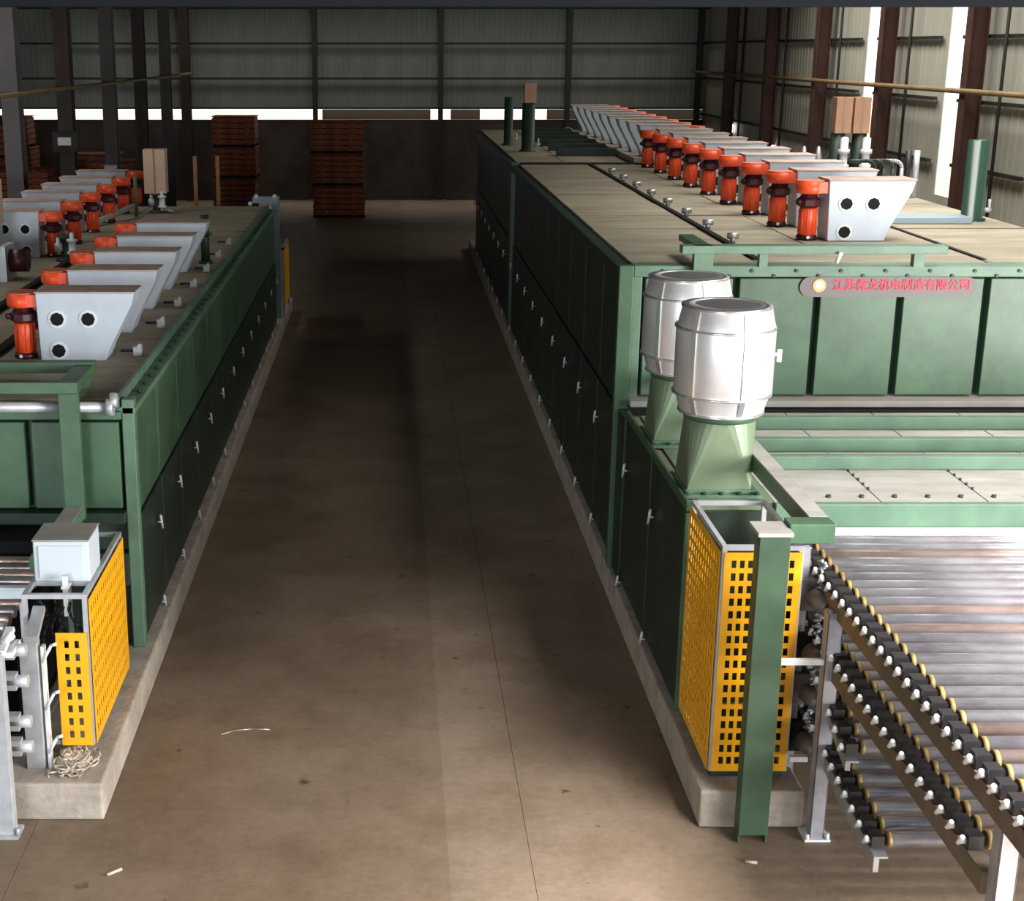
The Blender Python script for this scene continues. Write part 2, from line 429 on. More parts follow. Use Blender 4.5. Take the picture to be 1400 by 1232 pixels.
# front panels
gx = [2.52, 3.457, 4.271, 5.102, 5.957, 6.80, 7.58]
for a, e in zip(gx, gx[1:]):
    rbuild(MB().box(a+.035, e-.035, 14.19, 14.30, 2.12, 3.31), 'front_panel', 'green_light' if a < 3.4 else 'green', .008)  # leftmost panel lighter, the fall of light put into the colour
rbuild(MB().box(2.42, 7.6, 14.10, 14.34, 3.335, 3.45), 'front_header', 'green_light', .01)
rbuild(bolts([(2.7+.22*i, 14.10, 3.40-(.05 if i % 2 else 0)) for i in range(22)]), 'header_bolts', 'green_dark')['kind'] = 'stuff'
rbuild(MB().box(2.42, 7.6, 13.98, 14.30, 2.04, 2.10), 'front_sill', 'dust_box', .008)
rbuild(MB().box(3.1, 7.55, 13.75, 14.25, 1.2, 2.03), 'throat', 'dark')
# top sheets
def tops(parent, x0, x1, y0, y1, z, pitch, m, cuts=()):
    n = round((y1-y0)/pitch); p = (y1-y0)/n
    xs_ = [x0, *cuts, x1]
    for i in range(n):
        for a, e in zip(xs_, xs_[1:]):
            dz = random.uniform(-.006, .006)
            o = MB().box(a+.006, e-.006, y0+i*p+.008, y0+(i+1)*p-.008, z-.09, z+dz).build('top_sheet', m, parent)
            o.location = (-parent.location.x, -parent.location.y, -parent.location.z)
tops(R, 2.42, 7.58, 14.34, 27.0, 3.45, 1.38, 'dust_top', cuts=(3.68, 3.74, 4.55, 6.0, 6.05))
tops(R, 2.42, 7.58, 27.25, 38.95, 3.45, 1.38, 'dust_top', cuts=(3.30, 3.34, 4.60, 6.0))
rbuild(MB().box(3.68, 3.745, 14.5, 27.0, 3.42, 3.475).box(6.0, 6.05, 14.5, 27, 3.42, 3.46), 'slot_cover', 'dark')
rbuild(MB().box(2.45, 7.5, 26.98, 27.28, 3.40, 3.47), 'expansion_joint', 'dark')
knob = MB().tube((0, 0, 0), (0, 0, .05), .03, n=8); knob.tube((-.06, 0, .07), (.06, 0, .07), .035, n=10)
kme = knob.mesh('lug', 'steel')
for i in range(8):
    inst('lifting_lug', kme, R, (3.80, 15.9+1.28*i-14.2, 3.45))
for i in range(6):
    rbuild(MB().box(3.36, 4.55, 29.2+1.5*i, 29.45+1.5*i, 3.45, 3.60), 'cross_rib', 'green_dark')
rbuild(MB().box(4.58, 4.70, 27.3, 38.5, 3.45, 3.55), 'duct_skirting', 'dust_box')
# lower infeed box in front of the right dryer
LB = thing('infeed_box', 'low green box with cross beams on top in front of right dryer', 'machine', (0, 10.7, 0))
def lb(b, name, m, bevel=0):
    o = b.build(name, m, LB, bevel=bevel); o.location = (0, -10.7, 0); return o
lb(MB().box(2.42, 3.05, 10.78, 13.9, .3, 1.98).box(3.05, 7.5, 11.4, 13.9, 1.2, 1.95), 'casing', 'green_dark')
hm = handle_mesh(-1)
for a, e, hh in ((10.72, 12.28, 11.99), (12.30, 13.66, 13.43)):
    d = lb(MB().box(2.34, 2.42, a, e-.01, .32, 2.0), 'door_panel', 'green_door_shaded', .006)
    inst('handle', hm, d, (2.34, hh, 1.54)); inst('handle', hm, d, (2.34, hh+.1, .34))
lb(MB().box(2.32, 2.42, 13.68, 14.16, .3, 2.0), 'door_post', 'green_dark', .01)
lb(MB().box(2.33, 2.36, 10.70, 13.66, 2.01, 2.09).box(2.36, 2.46, 10.70, 13.66, 2.00, 2.03).box(2.33, 2.42, 10.70, 10.74, .3, 2.0), 'edge_channel', 'green', .005)
lb(MB().box(2.37, 2.44, 10.9, 13.6, 2.031, 2.037), 'channel_dust', 'dust_top')
xs_ = [3.05, 3.9, 4.75, 5.6, 6.45, 7.55]
for (y0, y1) in ((10.84, 11.72), (11.74, 12.28), (12.32, 13.05), (13.10, 13.72)):
    for a, e in zip(xs_, xs_[1:]):
        lb(MB().box(a+.006, e-.006, y0+.005, y1-.005, 1.98, 2.05), 'top_sheet', 'dust_box')
lb(MB().box(2.46, 3.05, 10.84, 13.6, 1.97, 2.05), 'duct_deck', 'green_duct')
for Y in (11.73, 12.30, 13.07):
    lb(MB().box(3.05, 7.55, Y, Y+.025, 2.051, 2.165).box(3.05, 7.55, Y+.025, Y+.10, 2.15, 2.165), 'cross_beam', 'green_light', .004)
lb(MB().box(3.05, 7.55, 10.76, 10.835, 1.86, 2.05), 'front_fascia', 'green_light', .008)
lb(MB().box(3.05, 7.55, 10.58, 10.76, 1.84, 1.86), 'drip_tray', 'white_metal')
lb(bolts([(3.25+.265*i, 10.95, 2.05) for i in range(16)], r=.022, axis='z'), 'fascia_bolts', 'green_dark')['kind'] = 'stuff'
lb(bolts([(3.9+.85*i, 11.68-.13*j, 2.05) for i in range(5) for j in range(5)], r=.012, axis='z'), 'seam_bolts', 'green_dark')['kind'] = 'stuff'

# ---- left dryer
Lm = thing('veneer_dryer', 'long green dryer on the left, lower than the right one', 'machine', (0, 12, 0))
def lbuild(b, name, m, bevel=0):
    o = b.build(name, m, Lm, bevel=bevel); o.location = (0, -12, 0); return o
ZL = 2.58
lbuild(MB().box(-7.0, -2.30, 12.1, 28.0, .3, ZL-.1), 'casing', 'green_dark')
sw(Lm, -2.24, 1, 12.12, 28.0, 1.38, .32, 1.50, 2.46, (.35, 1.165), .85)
lbuild(MB().box(-2.31, -2.20, 12.0, 12.12, .3, 2.60), 'corner_post', 'green_light', .01)
lbuild(MB().box(-2.36, -2.19, 12.0, 28.0, 2.47, 2.53).box(-2.36, -2.325, 12.0, 28.0, 2.53, 2.62), 'edge_rail', 'green_light', .006)
lbuild(bolts([(-2.25, 12.25+.33*i, 2.53) for i in range(47)], r=.024, axis='z'), 'rail_bolts', 'green_dark')['kind'] = 'stuff'
gxl = [-7.0, -6.45, -5.62, -4.79, -3.96, -3.13, -2.31]
for a, e in zip(gxl, gxl[1:]):
    lbuild(MB().box(a+.03, e-.03, 11.99, 12.1, 1.62, 2.40), 'front_panel', 'green', .008)
lbuild(MB().box(-7, -2.31, 11.96, 12.12, 2.43, 2.50), 'front_header', 'green', .006)
lbuild(MB().tube((-7, 11.93, 2.55), (-2.40, 11.93, 2.55), .045, n=12), 'steam_pipe', 'galv')
lbuild(MB().tube((-2.42, 11.93, 2.55), (-2.36, 11.93, 2.55), .075, n=12).tube((-2.36, 11.9, 2.56), (-2.36, 11.96, 2.66), .04, n=8), 'pipe_flange', 'galv')
lbuild(MB().box(-7, -2.31, 11.9, 12.1, 1.50, 1.60).box(-7, -2.31, 11.98, 12.1, .9, 1.2), 'front_sill', 'green_dark', .006)
lbuild(MB().box(-7, -2.9, 11.6, 12.0, .6, 1.45), 'throat', 'dark')
tops(Lm, -7.0, -2.37, 12.12, 28.0, ZL, 1.38, 'dust_top', cuts=(-6.2, -4.6, -4.50, -3.95, -3.85))
lbuild(MB().box(-3.95, -3.85, 12.3, 20.1, 2.55, 2.62).box(-4.58, -4.50, 12.3, 20.3, 2.55, 2.64), 'slot_cover', 'dark')
clamp = MB(); clamp.cur = 0; clamp.tube((-.16, 0, .05), (.0, 0, .05), .016, n=6); clamp.cur = 1
clamp.box(-.03, .05, -.035, .035, 0, .09); clamp.tube((.03, -.05, .10), (.03, .05, .10), .02, n=6)
cme = clamp.mesh('clamp', ['black', 'galv'])
for i, Y in enumerate((13.95, 15.45, 16.75, 18.15, 19.5, 20.9, 22.3)):
    inst('edge_clamp', cme, Lm, (-2.50, Y-12, ZL))

# ------------------------------------------------------------------ fan hoods with orange motors
def make_fan(mirror):
    """hood box with trapezoid faces and a vertical orange motor. Local x: hood from 0 to .93, motor at -.17"""
    s = -1 if mirror else 1
    t = thing('fan_unit', None, 'fan')
    poly = [(0.0, 0.0), (.42, 0.0), (.63, 0.0), (.67, .12), (.90, .54), (.93, .66), (-.02, .66)]
    poly = [(s*x, z) for x, z in poly]
    if mirror: poly = poly[::-1]
    MB().prism_xz(poly, 0, .40).build('hood', 'hood', t, bevel=.008)
    a, e = sorted((s*-.36, s*.94))
    MB().box(min(s*-.03, s*.94), max(s*-.03, s*.94), -.01, .42, .661, .675).build('hood_lid', 'hood_top', t)
    for (x, z) in ((.18, .41), (.48, .41), (.18, .10)):
        h = MB().tube((s*x, -.001, z), (s*x, -.010, z), .088, n=24).build('port_ring', 'white_metal', t)
        MB().tube((s*x, -.011, z), (s*x, -.020, z), .066, n=8).build('port_plug', 'dark', h)
    mx = s*-.185; my = .17
    m = MB().lathe((mx, my, .05), [(.085, 0), (.10, .01), (.10, .28), (.09, .30)], n=20).build('motor', 'orange', t)
    fins = MB()
    for k in range(10):
        q = 2*PI*k/10
        fins.tube((mx+.10*math.cos(q), my+.10*math.sin(q), .08), (mx+.10*math.cos(q), my+.10*math.sin(q), .33), .007, n=5)
    fins.build('cooling_fins', 'orange', m)
    MB().lathe((mx, my, 0), [(.11, 0), (.115, .03), (.10, .055)], n=16).tube((mx-.02, my-.10, .03), (mx-.02, my-.128, .03), .02, n=8).build('motor_foot', 'maroon', t)
    MB().tube((mx-.02, my-.129, .035), (mx-.02, my-.14, .035), .018, n=8).build('foot_nut', 'white_metal', t)
    MB().lathe((mx, my, .35), [(.09, 0), (.135, .03), (.135, .09), (.10, .12), (.08, .16)], n=9, smooth=False).tube((mx-.11, my-.05, .42), (mx-.15, my-.08, .42), .03, n=8).build('coupling', 'maroon', t)
    b = MB()
    x0, x1 = sorted((mx - s*.155, s*-.015))
    b.lathe((mx, my, .51), [(.14, 0), (.155, .02), (.155, .13)], n=20)
    b.box(min(mx, s*-.02), max(mx, s*-.02), my-.14, my+.14, .52, .64)
    b.build('motor_cap', 'orange', t)
    MB().lathe((mx, my, .641), [(.15, 0), (.15, .012)], n=20).build('cap_lid', 'orange_dust', t)
    return t
fA = make_fan(False); fB = make_fan(True)
num = ['nearest', 'second', 'third', 'fourth', 'fifth', 'sixth', 'seventh', 'eighth', 'ninth']
g1 = 'fan units of the near row on the left machine'
usedA = usedB = False
def place(src, used, loc, label, group):
    if not used: src.location = loc; src['label'] = label; src['group'] = group; return src
    c = copy_tree(src, loc, label); c['group'] = group; return c
for i in range(5):
    o = place(fA, i > 0, (-3.39, 13.70+1.435*i, ZL), 'white fan hood, near row on left machine, %s from the front' % num[i], g1)
for i in range(9):
    o = place(fA, True, (4.86, 15.95+1.285*i, 3.455), 'white fan hood, near row on right machine, %s from the front' % num[i], 'fan units of the near row on the right machine')
for i in range(6):
    o = place(fB, i > 0, (-5.10, 20.9+1.42*i, ZL), 'grey fan hood, motor at its right, left machine rear row, %s from front' % num[i], 'fan units of the rear row on the left machine')
for i in range(9):
    o = place(fB, True, (5.66, 27.7+1.30*i, 3.455), 'grey fan hood, slanted left end, right machine rear row, %s from front' % num[i], 'fan units of the rear row on the right machine')
# a lone lower blower left of the rear row, with its front blocked by pipes
bl = thing('blower_box', 'grey blower box with dark port and red end at left edge', 'blower', (-5.3, 18.6, ZL))
MB().box(-.55, .0, 0, .5, 0, .42).build('casing', 'duct_blue', bl, bevel=.01)
MB().box(.01, .22, .05, .45, 0, .42).build('port_frame', 'black', bl)
MB().tube((.11, .04, .3), (.11, 0, .3), .05, n=10).build('port_cap', 'galv', bl)
MB().box(.23, .32, .0, .5, 0, .46).build('flange', 'galv', bl)
MB().tube((.32, .25, .25), (.55, .25, .25), .15, n=16).build('motor', 'maroon', bl)

# ------------------------------------------------------------------ lifting frames
def frame(t, segs, m='green_light'):
    for nm, b in segs: b.build(nm, m, t, bevel=.008)
fr = thing('lifting_frame', 'green angled steel frame reaching from right dryer roof to floor post', 'frame', (2.6, 9.3, 0))
ox, oy = -2.6, -9.3
def off(o): o.location = (ox, oy, 0); return o
b = MB().box(2.505, 2.715, 9.16, 9.175, .07, 2.33).box(2.505, 2.52, 9.175, 9.30, 0, 2.33).box(2.70, 2.715, 9.175, 9.30, 0, 2.33)
off(b.build('front_post', 'green_post', fr, bevel=.004))
off(MB().box(2.49, 2.73, 9.15, 9.42, 2.331, 2.36).build('post_cap', 'dust_box', fr, bevel=.004))
off(MB().box(2.73, 3.04, 9.25, 9.42, 2.25, 2.39).build('cross_arm', 'green', fr, bevel=.006))
off(MB().box(2.90, 3.04, 9.42, 14.08, 2.25, 2.385).build('long_arm', 'green', fr, bevel=.006))
off(MB().box(2.905, 3.035, 9.43, 14.07, 2.3851, 2.392).build('arm_dust', 'dust_box', fr))
off(MB().box(2.98, 3.17, 14.00, 14.10, 2.15, 3.66).build('rear_post', 'green_light', fr, bevel=.006))
off(MB().box(2.86, 5.45, 13.98, 14.14, 3.58, 3.66).build('top_beam', 'green_light', fr, bevel=.006))
off(MB().box(3.62, 3.70, 13.99, 14.09, 3.45, 3.58).box(5.13, 5.23, 13.99, 14.09, 3.45, 3.58).build('beam_foot', 'green_light', fr))
off(MB().tube((4.36, 13.95, 3.50), (4.40, 13.95, 3.60), .02, n=6).build('hook', 'white_metal', fr))
off(MB().box(3.0, 3.15, 14.14, 14.9, 3.60, 3.66).build('top_stub', 'green', fr))
fl_ = thing('lifting_frame', 'green steel frame on the front of the left dryer', 'frame', (-2.7, 11.5, 1.5))
ox, oy = 2.7, -11.5
def offl(o): o.location = (2.7, -11.5, -1.5); return o
offl(MB().box(-2.80, -2.63, 11.785, 11.86, 1.58, 2.699).build('front_post', 'green', fl_, bevel=.006))
offl(MB().box(-7, -2.63, 11.78, 11.9, 2.70, 2.80).build('top_beam', 'green', fl_, bevel=.006))
offl(MB().box(-7, -2.63, 12.50, 12.62, 2.72, 2.82).box(-2.80, -2.63, 11.9, 12.5, 2.70, 2.80).build('rear_beam', 'green', fl_, bevel=.006))
offl(MB().box(-2.75, -2.67, 12.5, 12.58, ZL, 2.72).build('beam_foot', 'green', fl_))
offl(MB().box(-2.80, -2.63, 10.5, 11.80, 1.60, 1.70).build('long_arm', 'green_light', fl_, bevel=.006))
offl(MB().box(-2.79, -2.64, 10.51, 11.79, 1.7001, 1.706).build('arm_dust', 'dust_box', fl_))

# ------------------------------------------------------------------ exhaust ducts
def make_duct():
    t = thing('exhaust_duct', None, 'duct')
    # transition square -> round
    n = 32; v = []; hs, r, z0, z1 = .255, .285, .06, .60
    sq = []; ci = []
    for i in range(n):
        q = 2*PI*i/n + PI/4
        c_, s_ = math.cos(q), math.sin(q); k = hs / max(abs(c_), abs(s_))
        sq.append((c_*k-.03, s_*k, z0)); ci.append((c_*r, s_*r, z1))
    # hard faceted cone: corners to arcs
    b = MB(); corners = [sq[0], sq[8], sq[16], sq[24]]
    vs = corners + ci
    fs = []
    for k in range(4):
        base = k*8
        for j in range(-4, 4):
            i0 = (base+j) % n; i1 = (base+j+1) % n
            fs.append((k, 4+i1, 4+i0) if False else (k, 4+i1, 4+i0)[::-1])
        mid = (base+4) % n
        fs.append((k, (k+1) % 4, 4+mid))
    b.add(vs, fs)
    b.build('transition_cone', 'green_duct', t)
    MB().box(-.34, .30, -.32, .32, 0, .03).box(-.30, .24, -.27, .27, .03, .06).build('base_flange', 'green_light', t, bevel=.004)
    bb = bolts([(x, y, .03) for x in (-.30, -.16, -.02, .12, .26) for y in (-.30, .30)], r=.02, axis='z').build('flange_bolts', 'green_dark', t); bb['kind'] = 'stuff'
    MB().lathe((0, 0, .6), [(.29, 0), (.30, .02), (.30, .07), (.285, .08)], n=32).build('collar', 'green', t)
    R_ = .385
    prof = [(.33, 0), (R_-.02, .13), (R_, .17), (R_, .66), (R_-.01, .70), (.345, .84), (.33, .855), (.25, .86), (.24, .80), (.0, .80)]
    MB().lathe((0, 0, .66), prof, n=40, capt=False).build('insulated_drum', 'alu', t)
    for z, rr in ((.15, R_+.002), (.68, R_+.002), (.0, .335), (.845, .345)):
        MB().lathe((0, 0, .66+z-.012), [(rr-.02, 0), (rr+.010, .004), (rr+.010, .020), (rr-.02, .024)], n=40).build('hoop', 'alu_strap', t)
    for k, q in enumerate((-2.45, -1.35, -.15, .9, 2.2)):
        c_, s_ = math.cos(q), math.sin(q); tx, ty = -s_, c_
        sb = MB(); wd = .022
        pr = [(.335, 0.01), (R_-.012, .13), (R_+.006, .17), (R_+.006, .66), (R_-.004, .70), (.352, .83)]
        vv = []
        for rr, z in pr:
            vv += [(c_*(rr+.004)-tx*wd, s_*(rr+.004)-ty*wd, .66+z), (c_*(rr+.004)+tx*wd, s_*(rr+.004)+ty*wd, .66+z),
                   (c_*(rr-.02)-tx*wd, s_*(rr-.02)-ty*wd, .66+z), (c_*(rr-.02)+tx*wd, s_*(rr-.02)+ty*wd, .66+z)]
        ff = []
        for j in range(len(pr)-1):
            o_ = j*4; ff += [(o_, o_+1, o_+5, o_+4), (o_+2, o_, o_+4, o_+6), (o_+1, o_+3, o_+7, o_+5)]
        sb.add(vv, ff); sb.build('seam_strip', 'steel' if k in (1,) else 'alu_strap', t)
    MB().tube((.39, -.05, 1.12), (.43, -.05, 1.12), .015, n=6).tube((.43, -.05, 1.06), (.43, -.05, 1.16), .02, n=6).build('latch', 'white_metal', t)
    return t
d1 = make_duct(); d1.location = (2.67, 11.22, 2.05)
tag(d1, 'shiny banded metal drum duct on green cone, the nearer of two', 'duct', 'exhaust ducts on the right machine')
d2 = copy_tree(d1, (2.67, 12.72, 2.05), 'shiny banded metal drum duct partly hidden behind the nearer one')

# ------------------------------------------------------------------ yellow guards
def guard(name, label, x0, x1, y0, y1, z0, z1, outer, ncol, nrow, front=True):
    t = thing(name, label, 'guard', (x0, y0, z0))
    W, D, H_ = x1-x0, y1-y0, z1-z0; f = .035
    fb = MB()
    for (x, y) in ((0, 0), (W-f, 0), (0, D-f), (W-f, D-f)): fb.box(x, x+f, y, y+f, 0, H_)
    for z in (0, H_-f):
        fb.box(f, W-f, 0, f, z, z+f); fb.box(f, W-f, D-f, D, z, z+f); fb.box(0, f, f, D-f, z, z+f); fb.box(W-f, W, f, D-f, z, z+f)
    fb.build('guard_frame', 'galv', t)
    if front:
        o = perforated(W-.03, H_-.05, ncol, nrow, .034, .058).build('front_plate', 'yellow', t); o.location = (.015, -.014, 0.005)
    nc = max(3, int((D-.08)/.078))
    o = perforated(D-.03, H_-.05, nc, nrow, .034, .058).build('side_plate', 'yellow', t)
    if outer == 'left': o.rotation_euler = (0, 0, -PI/2); o.location = (-.014, D-.015, .005)
    else: o.rotation_euler = (0, 0, PI/2); o.location = (W+.014, .015, .005)
    return t
gr = guard('perforated_guard', 'yellow perforated guard cage behind the green floor post on the right', 2.36, 2.94, 9.58, 10.66, .36, 2.12, 'left', 8, 17)
MB().box(.02, .56, .03, 1.05, -.06, -.005).build('base_sheet', 'green_dark', gr)
gl = guard('perforated_guard', 'yellow perforated guard cage below the grey cabinet on the left', -2.72, -2.24, 9.92, 11.36, .40, 1.62, 'right', 2, 9, front=False)
o = perforated(.235, .92, 2, 8, .034, .058).build('front_plate', 'yellow', gl); o.location = (.235, -.014, 0)
MB().box(.035, .445, .27, .30, 1.185, 1.22).box(.035, .445, .61, .64, 1.185, 1.22).build('cabinet_support', 'galv', gl)['kind'] = 'stuff'
gb = thing('perforated_guard', 'small yellow guard at the far end of the left machine', 'guard', (-2.1, 28.6, .5))
perforated(1.5, 1.15, 12, 9, .05, .06).build('side_plate', 'yellow', gb).rotation_euler = (0, 0, PI/2)
MB().box(-.05, .0, 0, .05, -.5, 1.2).box(-.05, 0, 1.45, 1.5, -.5, 1.2).box(-.05, 0, 0, 1.5, 1.15, 1.2).build('guard_frame', 'steel', gb)

# ------------------------------------------------------------------ roller conveyor, right
RC = thing('roller_conveyor', 'multi-deck roller conveyor with grey tubes at lower right', 'conveyor', (3.1, 9.3, 0))
XC0, XC1 = 3.14, 7.30
def rc(o): o.location = (o.location.x-3.1, o.location.y-9.3, o.location.z); return o
tube_me = []
for m in ('roller', 'roller_rust', 'roller_blue'):
    b = MB(); b.tube((.09, 0, 0), (XC1-XC0-.05, 0, 0), .051, n=16); tube_me.append(b.mesh('roller', m))
ring_me = MB().tube((.060, 0, 0), (.088, 0, 0), .051, n=16).mesh('end_ring', 'brass')
bb = MB(); bb.box(-.045, .035, -.045, .045, -.035, .045); bb.tube((-.05, 0, .0), (.055, 0, 0), .034, n=10)
bear_me = bb.mesh('bearing', 'black')
nt_ = MB(); nt_.tube((-.075, -.03, .035), (-.075, .02, -.03), .014, n=6); nt_.tube((-.075, .0, .0), (-.045, 0, 0), .022, n=6)
nut_me = nt_.mesh('grease_nipple', 'white_metal')
def deck(rows, light=True):
    for (Y, Z) in rows:
        k = random.choice((0, 0, 0, 1, 2))
        o = rc(inst('roller', tube_me[k], RC, (XC0, Y, Z), (random.uniform(0, 6), 0, 0)))
        inst('end_ring', ring_me, o)
        be = rc(inst('bearing', bear_me, RC, (XC0, Y, Z)))
        inst('grease_nipple', nut_me, be)
pit = .158
deck([(6.25+pit*i, 1.875) for i in range(27)])
deck([(6.85+pit*i, 1.415) for i in range(20)])
deck([(8.85+pit*i, .93+.05*i) for i in range(6)])
deck([(8.22+pit*i, .60+.019*i) for i in range(11)])
def rail(y0, z0, y1, z1, h=.10, m='rail_brown', nm='side_rail'):
    for X in (XC0-.03, XC1):
        b = MB().prism_yz([(y0, z0-.05-h), (y1, z1-.05-h), (y1, z1-.05), (y0, z0-.05)], X-.02, X+.015)
        b.prism_yz([(y0, z0-.052), (y1, z1-.052), (y1, z1-.040), (y0, z0-.040)], X-.02, X+.07)
        o = b.build(nm, m, RC); o.location = (-3.1, -9.3, 0)
rail(5.9, 1.875, 10.3, 1.875, .12)
rail(6.6, 1.415, 10.0, 1.415, .12)
rail(8.78, .90, 9.8, 1.23, .06, 'steel')
rail(8.10, .585, 9.95, .80, .10, 'steel')
def post(x, y, z1, w_=.105, m='post_grey'):
    b = MB(); t = .010
    b.box(x, x+w_, y, y+t, 0, z1); b.box(x, x+t, y, y+w_, 0, z1); b.box(x+w_-t, x+w_, y, y+w_, 0, z1)
    b.box(x+.0, x+w_, y-.002, y+w_, z1-.01, z1)
    o = b.build('post', m, RC, bevel=.003); o.location = (-3.1, -9.3, 0)
    p = MB().box(x-.04, x+w_+.04, y-.03, y+w_+.05, 0, .015).tube((x-.02, y-.01, .015), (x-.02, y-.01, .05), .016, n=6).tube((x+w_+.02, y-.01, .015), (x+w_+.02, y-.01, .06), .016, n=6).build('foot_plate', 'white_metal', RC); p.location = (-3.1, -9.3, 0)
post(3.035, 9.22, 1.755); post(3.12, 6.50, 1.74); post(7.30, 9.22, 1.755); post(7.30, 6.50, 1.74)
post(2.985, 9.75, 2.05, .06)
for b in (MB().box(2.72, 3.05, 9.235, 9.27, 1.36, 1.40), MB().box(2.92, 3.05, 9.45, 9.49, .50, .54)):
    o = b.build('tie_bar', 'white_metal', RC); o.location = (-3.1, -9.3, 0)
# chain drives beside the guard
for i, z in enumerate((1.72, 1.30, .98, .60)):
    b = MB(); b.tube((3.05, 9.62, z), (3.12, 9.45, z-.03), .072, n=16)
    o = b.build('gear_motor', 'gear_grey', RC); o.location = (-3.1, -9.3, 0)
    MB().tube((3.12, 9.449, z-.03), (3.122, 9.443, z-.031), .056, n=16).build('motor_bore', 'black', o)
    o = MB().box(2.955, 3.12, 9.70, 9.95, z-.14, z+.10).build('drive_housing', 'dark' if i % 2 else 'gear_grey', RC); o.location = (-3.1, -9.3, 0)
o = MB().box(2.96, 3.13, 10.0, 10.3, .3, 1.95).build('drive_column', 'dark', RC); o.location = (-3.1, -9.3, 0)
ch = MB()
for i in range(90):
    z = .5+1.5*i/90
    ch.tube((3.08+.02*math.sin(i*2.1), 9.62+.02*math.cos(i*1.7), z), (3.10+.02*math.cos(i*1.3), 9.60, z+.018), .012, n=5)
o = ch.build('drive_chain', 'steel', RC); o.location = (-3.1, -9.3, 0); o['kind'] = 'stuff'

# ------------------------------------------------------------------ left infeed: posts, cabinet, beams, rollers
LC = thing('roller_conveyor', 'grey steel infeed frame with bearings at left edge', 'conveyor', (-2.8, 9.3, 0))
def lc(b, nm, m, bevel=0):
    o = b.build(nm, m, LC, bevel=bevel); o.location = (2.8, -9.3, 0); return o
def chan(x, y, w_, d, z0, z1):
    t = .012
    return MB().box(x, x+w_, y, y+t, z0, z1).box(x+w_-t, x+w_, y+t, y+d, z0, z1).box(x, x+t, y+t, y+d, z0, z1)
lc(chan(-2.845, 9.26, .13, .1, 0, 1.43), 'post', 'galv', .004)
lc(MB().box(-2.88, -2.68, 9.22, 9.40, 0, .02).tube((-2.69, 9.26, .02), (-2.69, 9.26, .07), .018, n=6).tube((-2.86, 9.26, .02), (-2.86, 9.26, .06), .018, n=6), 'foot_plate', 'galv')
lc(chan(-2.715, 9.72, .135, .1, .3, 1.32), 'inner_post', 'galv', .004)
lc(MB().box(-2.56, -2.535, 9.74, 9.80, .3, 1.28), 'edge_strip', 'white_metal')
for z in (.42, .78, 1.16):
    lc(MB().tube((-2.55, 9.74, z), (-2.48, 9.74, z+.13), .013, n=6).tube((-2.48, 9.74, z+.13), (-2.44, 9.74, z+.145), .013, n=6), 'bracket_arm', 'white_metal')
for z in (1.36, .80, .60, 1.12):
    lc(MB().tube((-2.75, 9.50, z), (-2.60, 9.50, z), .045, n=12).box(-2.78, -2.68, 9.46, 9.54, z-.06, z+.06), 'bearing', 'galv')
lc(MB().box(-2.80, -2.66, 9.36, 9.60, 1.36, 1.40).prism_yz([(9.3, 1.40), (9.62, 1.46), (9.60, 1.50), (9.3, 1.44)], -2.76, -2.70).tube((-2.73, 9.4, 1.46), (-2.66, 9.4, 1.52), .03, n=8), 'tensioner', 'white_metal')
lc(MB().prism_yz([(9.72, 1.32), (10.0, 1.46), (10.0, 1.50), (9.72, 1.37)], -2.66, -2.57), 'sloped_bracket', 'galv')
for z in (.34, .80):
    lc(MB().box(-7, -2.84, 9.28, 9.32, z-.02, z+.03), 'tie_bar', 'galv')
for i, (Y, Z) in enumerate([(9.9+.16*k, 1.30) for k in range(12)]):
    lc(MB().tube((-7, Y, Z), (-2.90, Y, Z), .05, n=12), 'roller', 'roller_blue' if i % 2 else 'roller_rust')
lc(MB().box(-7, -2.74, 10.16, 10.22, 1.49, 1.58), 'cross_beam', 'cabinet', .004)
lc(MB().box(-7, -2.9, 10.3, 11.5, .3, 1.15), 'drive_housing', 'dark')
lc(MB().box(-7, -2.9, 9.9, 9.94, .34, 1.2), 'back_sheet', 'dark')
cf = MB().box(-2.79, -2.745, 10.10, 10.145, .9, 1.48)
lc(cf, 'cabinet_frame', 'galv')
hs = MB()
for k in range(5):
    px = -2.64+.07*k; pts = []
    for j in range(8):
        q = j/7; pts.append((px+.05*math.sin(q*5+k), 10.1+.04*math.sin(q*4+k), 1.50-.40*q))
    hs.path(pts, .012, n=6)
lc(hs, 'hose', 'black')
cb = thing('control_cabinet', 'pale grey-blue metal cabinet with dusty lid on the left guard frame', 'cabinet', (-2.47, 10.38, 1.622))
MB().box(-.21, .21, -.20, .20, 0, .32).build('cabinet_body', 'cabinet', cb, bevel=.012)
MB().box(-.215, .215, -.205, .205, .321, .335).build('lid', 'dust_box', cb, bevel=.004)
MB().box(-.17, .17, -.212, -.201, .03, .29).build('door', 'cabinet', cb, bevel=.004)
MB().box(.02, .055, -.30, -.26, -.24, .08).build('conduit_pipe', 'white_metal', cb)
MB().box(.01, .065, -.31, -.2, -.02, .0).build('pipe_clip', 'white_metal', cb)
